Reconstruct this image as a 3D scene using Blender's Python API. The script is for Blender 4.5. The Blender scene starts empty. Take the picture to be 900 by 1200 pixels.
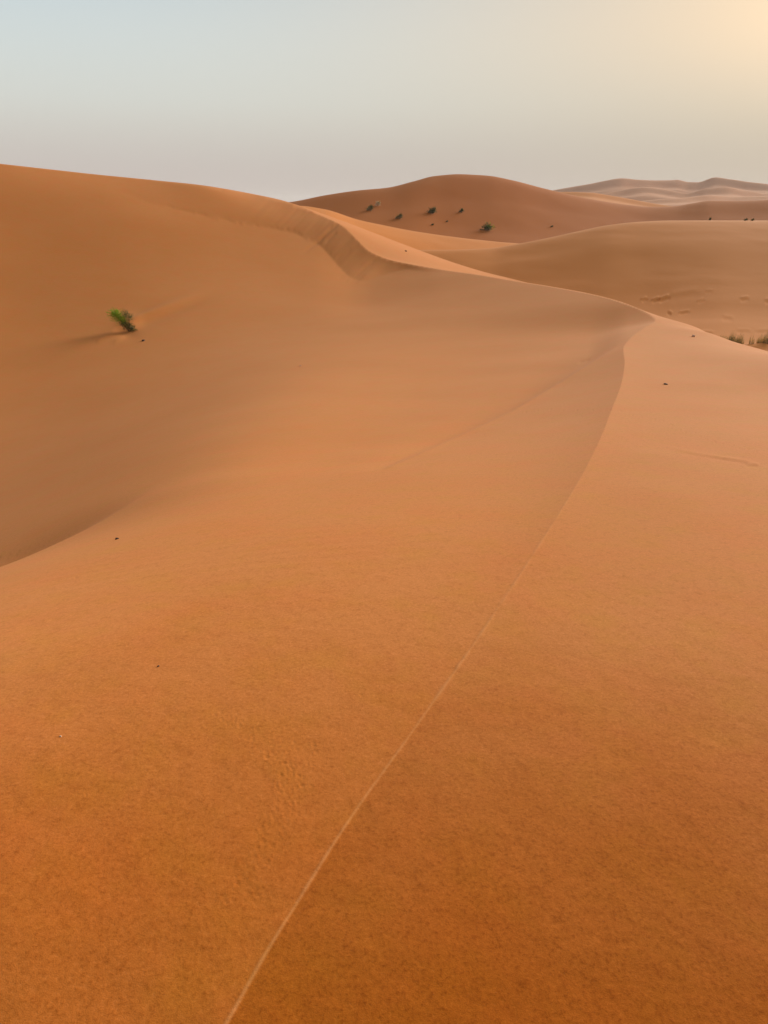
import bpy, math, random
import numpy as np
from mathutils import Vector, Matrix

R = math.radians
random.seed(7)
rng = np.random.default_rng(7)
scene = bpy.context.scene

# ------------------------------------------------------------------ camera
PITCH = R(22.55)
F_PX, CX, CY = 867.0, 450.0, 600.0          # focal length and centre, photograph pixels
SP, CP = math.sin(PITCH), math.cos(PITCH)
cam_d = bpy.data.cameras.new("camera")
cam = bpy.data.objects.new("camera", cam_d)
scene.collection.objects.link(cam)
cam_d.sensor_fit = 'VERTICAL'
cam_d.sensor_height = 36.0
cam_d.lens = 36.0 * F_PX / 1200.0
cam_d.clip_start = 0.05
cam_d.clip_end = 20000.0
cam.location = (0, 0, 0)                     # the eye is the origin; the sand lies 1.5 m below it
cam.rotation_euler = (R(90) - PITCH, 0, 0)
scene.camera = cam

# ------------------------------------------------------------------ world, sun, exposure
SUN_AZ, SUN_EL = R(40), R(14.5)                # ahead and to the right, just outside the frame
sun_dir = Vector((math.sin(SUN_AZ) * math.cos(SUN_EL), math.cos(SUN_AZ) * math.cos(SUN_EL), math.sin(SUN_EL)))
world = bpy.data.worlds.new("World")
scene.world = world
world.use_nodes = True
wn, wl = world.node_tree.nodes, world.node_tree.links
wn.clear()


def wnode(t, **k):
    n = wn.new(t)
    for a, b in k.items():
        setattr(n, a, b)
    return n


w_out = wnode('ShaderNodeOutputWorld')
w_bg = wnode('ShaderNodeBackground')
w_bg.inputs['Strength'].default_value = 0.0755
w_sky = wnode('ShaderNodeTexSky', sky_type='NISHITA')
w_sky.sun_disc = False
w_sky.sun_elevation = SUN_EL
w_sky.sun_rotation = SUN_AZ
w_sky.dust_density = 4.0
w_sky.air_density = 1.0
tc = wnode('ShaderNodeTexCoord')
sep = wnode('ShaderNodeSeparateXYZ')
wl.new(tc.outputs['Generated'], sep.inputs[0])
ramp = wnode('ShaderNodeValToRGB')           # dusty evening sky by height above the horizon
cr = ramp.color_ramp
cr.interpolation = 'B_SPLINE'
stops = [(0.00, (.560, .490, .460)), (0.05, (.560, .505, .470)), (0.11, (.675, .690, .628)), (0.21, (.600, .715, .760)),
         (0.42, (.33, .42, .52)), (1.0, (.17, .24, .36))]
cr.elements[0].position = stops[0][0]
cr.elements[0].color = (*stops[0][1], 1)
cr.elements[1].position = stops[-1][0]
cr.elements[1].color = (*stops[-1][1], 1)
for p, c in stops[1:-1]:
    e = cr.elements.new(p)
    e.color = (*c, 1)
wl.new(sep.outputs['Z'], ramp.inputs[0])
dot = wnode('ShaderNodeVectorMath', operation='DOT_PRODUCT')
nrm = wnode('ShaderNodeVectorMath', operation='NORMALIZE')
wl.new(tc.outputs['Generated'], nrm.inputs[0])
wl.new(nrm.outputs[0], dot.inputs[0])
gd = Vector((math.sin(R(35)) * math.cos(R(12.5)), math.cos(R(35)) * math.cos(R(12.5)), math.sin(R(12.5))))
dot.inputs[1].default_value = gd


def wmath(op, a, b=None):
    n = wnode('ShaderNodeMath', operation=op)
    for i, v in enumerate((a, b)):
        if v is None:
            continue
        if isinstance(v, (int, float)):
            n.inputs[i].default_value = v
        else:
            wl.new(v, n.inputs[i])
    return n.outputs[0]


def aureole(width_deg):
    """soft aureole of the veiled sun: exp(-(1-cos)/w)"""
    t = wmath('SUBTRACT', dot.outputs['Value'], 1.0)
    t = wmath('DIVIDE', t, 1.0 - math.cos(R(width_deg)))
    return wmath('EXPONENT', t)


def addc(a, b, blend='ADD', fac=1.0):
    m = wnode('ShaderNodeMix', data_type='RGBA', blend_type=blend)
    m.clamp_result = False
    m.inputs[0].default_value = fac
    wl.new(a, m.inputs[6])
    wl.new(b, m.inputs[7])
    return m.outputs[2]


g1, g2 = aureole(12), aureole(31)
# dust near the horizon swallows the aureole
extn = wnode('ShaderNodeMapRange', interpolation_type='SMOOTHSTEP')
wl.new(sep.outputs['Z'], extn.inputs[0])
extn.inputs[1].default_value, extn.inputs[2].default_value = .045, .19
ext = extn.outputs[0]
gfac = wmath('MULTIPLY', ext, wmath('ADD', wmath('MULTIPLY', g1, .80), wmath('MULTIPLY', g2, .55)))
gfac = wmath('MINIMUM', gfac, 1.0)
# the sky opposite the sun is dimmer
anti = wnode('ShaderNodeMapRange', interpolation_type='SMOOTHSTEP')
wl.new(dot.outputs['Value'], anti.inputs[0])
anti.inputs[1].default_value, anti.inputs[2].default_value = -1.0, .35
anti.inputs[3].default_value, anti.inputs[4].default_value = .45, 1.0
rmp = wnode('ShaderNodeVectorMath', operation='SCALE')
wl.new(ramp.outputs[0], rmp.inputs[0])
wl.new(anti.outputs[0], rmp.inputs['Scale'])
wm = wnode('ShaderNodeMix', data_type='RGBA')      # warmer dust low down on the sun's side
wl.new(wmath('MULTIPLY', g2, .70), wm.inputs[0])
wl.new(rmp.outputs[0], wm.inputs[6])
wm.inputs[7].default_value = (.57, .47, .33, 1)
gm = wnode('ShaderNodeMix', data_type='RGBA')
wl.new(gfac, gm.inputs[0])
wl.new(wm.outputs[2], gm.inputs[6])
gm.inputs[7].default_value = (1.08, .80, .52, 1)
col = gm.outputs[2]
scl = wnode('ShaderNodeVectorMath', operation='SCALE')
scl.inputs['Scale'].default_value = 10.0
wl.new(col, scl.inputs[0])
fin = addc(scl.outputs[0], w_sky.outputs[0], 'MIX', 0.015)
wl.new(fin, w_bg.inputs['Color'])
wl.new(w_bg.outputs[0], w_out.inputs['Surface'])

sun_l = bpy.data.lights.new("sun", 'SUN')
sun_l.energy = 5.0
sun_l.angle = R(34)
sun_l.color = (1.0, .90, .76)
sun = bpy.data.objects.new("sun", sun_l)
scene.collection.objects.link(sun)
sun.rotation_euler = sun_dir.to_track_quat('Z', 'Y').to_euler()

scene.view_settings.view_transform = 'Standard'
scene.view_settings.look = 'None'
scene.view_settings.exposure = 0.42
scene.view_settings.gamma = 1.0
HAZE = 0.00010


# ------------------------------------------------------------------ helpers
def W(px, py, s):
    """point seen at photograph pixel (px, py), s metres in front of the camera"""
    a, b = (px - CX) / F_PX, (CY - py) / F_PX
    return (a * s, (CP + b * SP) * s, (-SP + b * CP) * s)


def project(x, y, z):
    d = y * CP - z * SP
    u = y * SP + z * CP
    d = np.where(d > 0.05, d, 0.05)
    return CX + F_PX * x / d, CY - F_PX * u / d, d


def smooth(a, b, t):
    t = np.clip((t - a) / (b - a), 0, 1)
    return t * t * (3 - 2 * t)


def catmull(pts, n):
    """smooth open curve through pts (rows), n samples per span, centripetal"""
    P = np.array(pts, float)
    P = np.vstack([2 * P[0] - P[1], P, 2 * P[-1] - P[-2]])
    out = []
    for i in range(1, len(P) - 2):
        p0, p1, p2, p3 = P[i - 1:i + 3]
        t0 = 0
        t1 = t0 + np.linalg.norm((p1 - p0)[:2]) ** .5
        t2 = t1 + np.linalg.norm((p2 - p1)[:2]) ** .5
        t3 = t2 + np.linalg.norm((p3 - p2)[:2]) ** .5
        t = np.linspace(t1, t2, n, endpoint=False)[:, None]
        A1 = (t1 - t) / (t1 - t0) * p0 + (t - t0) / (t1 - t0) * p1
        A2 = (t2 - t) / (t2 - t1) * p1 + (t - t1) / (t2 - t1) * p2
        A3 = (t3 - t) / (t3 - t2) * p2 + (t - t2) / (t3 - t2) * p3
        B1 = (t2 - t) / (t2 - t0) * A1 + (t - t0) / (t2 - t0) * A2
        B2 = (t3 - t) / (t3 - t1) * A2 + (t - t1) / (t3 - t1) * A3
        out.append((t2 - t) / (t2 - t1) * B1 + (t - t1) / (t2 - t1) * B2)
    out.append(P[-2][None])
    return np.vstack(out)


class TPS:
    def __init__(self, xy, z, lam=1e-5):
        self.c = xy
        n = len(xy)
        K = self.k(xy, xy) + np.diag(np.broadcast_to(lam, n))
        Pm = np.hstack([np.ones((n, 1)), xy])
        A = np.zeros((n + 3, n + 3))
        A[:n, :n] = K
        A[:n, n:] = Pm
        A[n:, :n] = Pm.T
        sol = np.linalg.solve(A, np.concatenate([z, np.zeros(3)]))
        self.w, self.a = sol[:n], sol[n:]

    @staticmethod
    def k(p, q):
        d2 = ((p[:, None, :] - q[None]) ** 2).sum(-1)
        return 0.5 * d2 * np.log(d2 + 1e-12)

    def __call__(self, xy):
        out = np.empty(len(xy))
        for i in range(0, len(xy), 20000):
            s = xy[i:i + 20000]
            out[i:i + 20000] = self.k(s, self.c) @ self.w + self.a[0] + s @ self.a[1:]
        return out


def polar(x, y):
    """log-polar chart centred a little behind the viewer, so that one fit serves 1 m and 60 m"""
    x, y = np.asarray(x, float), np.asarray(y, float) + 1.2
    return np.stack([np.arctan2(x, y), np.log(np.hypot(x, y))], -1)


def vnoise(u, v, seed=0):
    """value noise, smooth, about -1..1"""
    iu, iv = np.floor(u).astype(np.int64), np.floor(v).astype(np.int64)
    fu, fv = u - iu, v - iv
    fu, fv = fu * fu * (3 - 2 * fu), fv * fv * (3 - 2 * fv)

    def h(a, b):
        n = (a * 374761393 + b * 668265263 + seed * 1274126177) & 0x7fffffff
        n = ((n ^ (n >> 13)) * 1274126177) & 0x7fffffff
        return ((n ^ (n >> 16)) & 0xffff) / 32767.5 - 1
    return (h(iu, iv) * (1 - fu) + h(iu + 1, iv) * fu) * (1 - fv) + (h(iu, iv + 1) * (1 - fu) + h(iu + 1, iv + 1) * fu) * fv


def link(ob, parent=None):
    scene.collection.objects.link(ob)
    if parent:
        ob.parent = parent
    return ob


def tag(o, label=None, cat=None, group=None, kind=None):
    for k, v in (('label', label), ('category', cat), ('group', group), ('kind', kind)):
        if v:
            o[k] = v
    return o


def grid_mesh(name, X, Y, Z, mat, attrs=None):
    nr, nc = X.shape
    me = bpy.data.meshes.new(name)
    me.vertices.add(nr * nc)
    me.vertices.foreach_set('co', np.stack([X, Y, Z], -1).astype(np.float32).ravel())
    idx = np.arange(nr * nc).reshape(nr, nc)
    q = np.stack([idx[:-1, :-1], idx[:-1, 1:], idx[1:, 1:], idx[1:, :-1]], -1).reshape(-1, 4)
    me.loops.add(q.size)
    me.loops.foreach_set('vertex_index', q.ravel().astype(np.int32))
    me.polygons.add(len(q))
    me.polygons.foreach_set('loop_start', np.arange(0, q.size, 4, dtype=np.int32))
    me.polygons.foreach_set('use_smooth', np.ones(len(q), bool))
    me.update(calc_edges=True)
    for an, av in (attrs or {}).items():
        a = me.attributes.new(an, 'FLOAT', 'POINT')
        a.data.foreach_set('value', av.astype(np.float32).ravel())
    me.materials.append(mat)
    return link(bpy.data.objects.new(name, me))


def poly_mesh(name, verts, faces, mat, parent=None, sm=False):
    me = bpy.data.meshes.new(name)
    me.from_pydata([tuple(v) for v in verts], [], faces)
    me.materials.append(mat)
    if sm:
        me.polygons.foreach_set('use_smooth', [True] * len(me.polygons))
    me.update()
    return link(bpy.data.objects.new(name, me), parent)


# ------------------------------------------------------------------ materials
def new_mat(name):
    m = bpy.data.materials.new(name)
    m.use_nodes = True
    nt = m.node_tree
    return m, nt, nt.nodes['Principled BSDF']


def sand_material(name, deep, pale, detail=True, crest=False, sheen=.06):
    m, nt, b = new_mat(name)
    N, L = nt.nodes, nt.links
    geo = N.new('ShaderNodeNewGeometry')

    def noise(scale, det=3, rough=.55, vec=None):
        n = N.new('ShaderNodeTexNoise')
        n.inputs['Scale'].default_value = scale
        n.inputs['Detail'].default_value = det
        n.inputs['Roughness'].default_value = rough
        L.new(vec or geo.outputs['Position'], n.inputs['Vector'])
        return n

    def rng_(sock, a, b_, c=0., d=1.):
        r = N.new('ShaderNodeMapRange')
        r.inputs[1].default_value, r.inputs[2].default_value = a, b_
        r.inputs[3].default_value, r.inputs[4].default_value = c, d
        L.new(sock, r.inputs[0])
        return r.outputs[0]

    def mix(fac, a, b_, blend='MIX'):
        x = N.new('ShaderNodeMix')
        x.data_type = 'RGBA'
        x.blend_type = blend
        for i, v in ((0, fac), (6, a), (7, b_)):
            if isinstance(v, (int, float)):
                x.inputs[i].default_value = v
            elif isinstance(v, tuple):
                x.inputs[i].default_value = (*v, 1)
            else:
                L.new(v, x.inputs[i])
        return x.outputs[2]

    big = noise(.12 if detail else .02, 3)
    col = mix(rng_(big.outputs['Fac'], .3, .7), deep, pale)
    if crest:
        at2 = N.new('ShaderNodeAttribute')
        at2.attribute_name = 'foreground_shade'
        col = mix(at2.outputs['Fac'], col, (.50, .118, .0015))  # foreground shade painted into the sand colour
    if detail:
        # iron-red and straw-coloured grains sorted by the wind into soft patches
        pat = noise(1.3, 4, .6)
        col = mix(rng_(pat.outputs['Fac'], .44, .66, 0, .8), col, (1.03, .93, .90), 'MULTIPLY')
        pat2 = noise(4.1, 4, .65)
        col = mix(rng_(pat2.outputs['Fac'], .46, .68, 0, .9), col, (.97, 1.03, .80), 'MULTIPLY')
        fleck = noise(30, 4, .7)
        col = mix(rng_(fleck.outputs['Fac'], .50, .72, 0, .9), col, (.86, .80, .68), 'MULTIPLY')
        clump = noise(88, 3, .7)
        cf = rng_(clump.outputs['Fac'], .52, .70, 0, .9)
        if crest:                      # dark clumps are strongest where the foreground shade is painted
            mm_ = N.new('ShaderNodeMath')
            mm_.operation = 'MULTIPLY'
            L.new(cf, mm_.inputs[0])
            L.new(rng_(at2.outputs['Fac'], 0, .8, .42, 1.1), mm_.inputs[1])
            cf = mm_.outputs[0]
        col = mix(cf, col, (.74, .67, .52), 'MULTIPLY')
        col = mix(rng_(clump.outputs['Fac'], .46, .28, 0, .9), col, (1.16, 1.22, 1.55), 'MULTIPLY')
        grain = noise(420, 2, .6)
        col = mix(rng_(grain.outputs['Fac'], .40, .70, .0, .8), col, (.80, .72, .6), 'MULTIPLY')
    if crest:
        at = N.new('ShaderNodeAttribute')
        at.attribute_name = 'loose_sand'
        col = mix(at.outputs['Fac'], col, (.70, .34, .13))
    L.new(col, b.inputs['Base Color'])
    b.inputs['Roughness'].default_value = 1.0
    b.inputs['Diffuse Roughness'].default_value = .3
    b.inputs['Specular Tint'].default_value = (1, .80, .62, 1)
    b.inputs['Specular IOR Level'].default_value = .08
    b.inputs['Sheen Weight'].default_value = sheen
    b.inputs['Sheen Roughness'].default_value = .5
    b.inputs['Sheen Tint'].default_value = (1, .8, .62, 1)
    if detail:
        bp = N.new('ShaderNodeBump')
        bp.inputs['Distance'].default_value = .0022
        bp.inputs['Strength'].default_value = .45
        L.new(clump.outputs['Fac'], bp.inputs['Height'])
        bp2 = N.new('ShaderNodeBump')
        bp2.inputs['Distance'].default_value = .0008
        bp2.inputs['Strength'].default_value = .5
        L.new(grain.outputs['Fac'], bp2.inputs['Height'])
        L.new(bp.outputs[0], bp2.inputs['Normal'])
        L.new(bp2.outputs[0], b.inputs['Normal'])
    else:
        n2 = noise(.25, 4, .6)
        bp = N.new('ShaderNodeBump')
        bp.inputs['Distance'].default_value = .10
        bp.inputs['Strength'].default_value = .35
        L.new(n2.outputs['Fac'], bp.inputs['Height'])
        L.new(bp.outputs[0], b.inputs['Normal'])
    return m


DEEP, PALE = (.69, .235, .050), (.74, .268, .071)
sand_near = sand_material('orange_sand', DEEP, PALE, True, True)
sand_mid = sand_material('dune_sand', (.66, .215, .034), (.70, .240, .050), False, sheen=.03)
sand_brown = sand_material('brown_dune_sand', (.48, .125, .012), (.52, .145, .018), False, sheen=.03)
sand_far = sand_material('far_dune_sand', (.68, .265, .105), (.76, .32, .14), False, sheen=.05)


def plain_mat(name, c, rough=.8, var=.3, scale=8., leaf=False):
    m, nt, b = new_mat(name)
    n = nt.nodes.new('ShaderNodeTexNoise')
    n.inputs['Scale'].default_value = scale
    g = nt.nodes.new('ShaderNodeNewGeometry')
    nt.links.new(g.outputs['Position'], n.inputs['Vector'])
    x = nt.nodes.new('ShaderNodeMix')
    x.data_type = 'RGBA'
    x.inputs[6].default_value = tuple(v * (1 - var) for v in c) + (1,)
    x.inputs[7].default_value = tuple(min(1, v * (1 + var)) for v in c) + (1,)
    nt.links.new(n.outputs['Fac'], x.inputs[0])
    nt.links.new(x.outputs[2], b.inputs['Base Color'])
    b.inputs['Roughness'].default_value = rough
    b.inputs['Specular IOR Level'].default_value = .12
    if leaf:
        t = nt.nodes.new('ShaderNodeBsdfTranslucent')
        nt.links.new(x.outputs[2], t.inputs['Color'])
        ms = nt.nodes.new('ShaderNodeMixShader')
        ms.inputs[0].default_value = .5
        nt.links.new(b.outputs[0], ms.inputs[1])
        nt.links.new(t.outputs[0], ms.inputs[2])
        nt.links.new(ms.outputs[0], nt.nodes['Material Output'].inputs['Surface'])
    return m


leaf_green = plain_mat('fresh_green_blades', (.42, .56, .07), .6, .4, 14, True)
leaf_dark = plain_mat('dark_green_blades', (.13, .175, .045), .6, .5, 14, True)
leaf_olive = plain_mat('olive_blades', (.38, .34, .15), .7, .4, 5, True)
leaf_dry = plain_mat('dry_straw_blades', (.62, .50, .26), .8, .3, 9, True)
leaf_pale = plain_mat('pale_dead_blades', (.85, .74, .56), .8, .25, 9, True)
wood_dark = plain_mat('dark_twig_bark', (.10, .06, .035), .85, .4, 40)
stone_dark = plain_mat('dark_stone', (.085, .05, .032), .8, .4, 60)
stone_pale = plain_mat('pale_stone', (.66, .42, .26), .8, .2, 60)

# ------------------------------------------------------------------ near dune: one sinuous crest, windward and slip side
def Wz(px, py, z):
    """point at height z (below the eye) on the line of sight of a picture point"""
    return W(px, py, z / (-SP + (CY - py) / F_PX * CP))


def crest_height(r):
    """height of the near crest by distance: nearly level at the feet, then a long even fall"""
    t = np.log(r)
    return float(np.polyval(CREST_FIT, t))


kr = np.array([.75, 1.0, 1.5, 2.2, 3.2, 4.6, 6.5, 9.0, 12.5, 16.5, 21, 25, 29])
kz = np.array([-1.500, -1.503, -1.516, -1.560, -1.658, -1.825, -2.060, -2.375, -2.740, -3.080, -3.410, -3.620, -3.735])
CREST_FIT = np.polyfit(np.log(kr), kz, 5)


def Wc(px, py):
    """crest point on a line of sight: the height follows crest_height"""
    k = -SP + (CY - py) / F_PX * CP
    s = 1.5 / -k
    for _ in range(60):
        x, y, z = W(px, py, s)
        s += .5 * (crest_height(math.hypot(x, y)) / k - s)
    return W(px, py, s)


crest_ctrl = [
    (-5.0, -9.0, -2.1), (-2.2, -3.2, -1.64), (-1.15, -.8, -1.525), Wz(150, 1400, -1.502)] + [Wc(*p) for p in (
        (265, 1200), (310, 1120), (350, 1055), (410, 960), (480, 862), (545, 770), (600, 688), (645, 618), (682, 557), (703, 515),
        (716, 482), (728, 450), (732, 425), (731, 407), (741, 394), (758, 382), (768, 375))] + [
    Wz(757, 366, -3.74),
    W(735, 356, 30.0), W(700, 346, 33.2), W(650, 336.5, 37.5), W(600, 328.5, 41.8), W(555, 321, 45.4), W(515, 315.5, 48.4),
    W(478, 309, 50.2), W(452, 303, 51.0), W(432, 294, 51.8), W(416, 279, 53.4), W(400, 264, 55.2), W(370, 250, 57), W(335, 236, 58.5),
    W(290, 226, 58.5), W(240, 217.5, 56), W(180, 211, 54.5), W(100, 203, 52), W(0, 192, 49), W(-150, 178, 45.5), W(-400, 170, 40),
    (-52, 28, 3.4), (-75, 8, 3.4)]
crest = catmull(crest_ctrl, 26)

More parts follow.
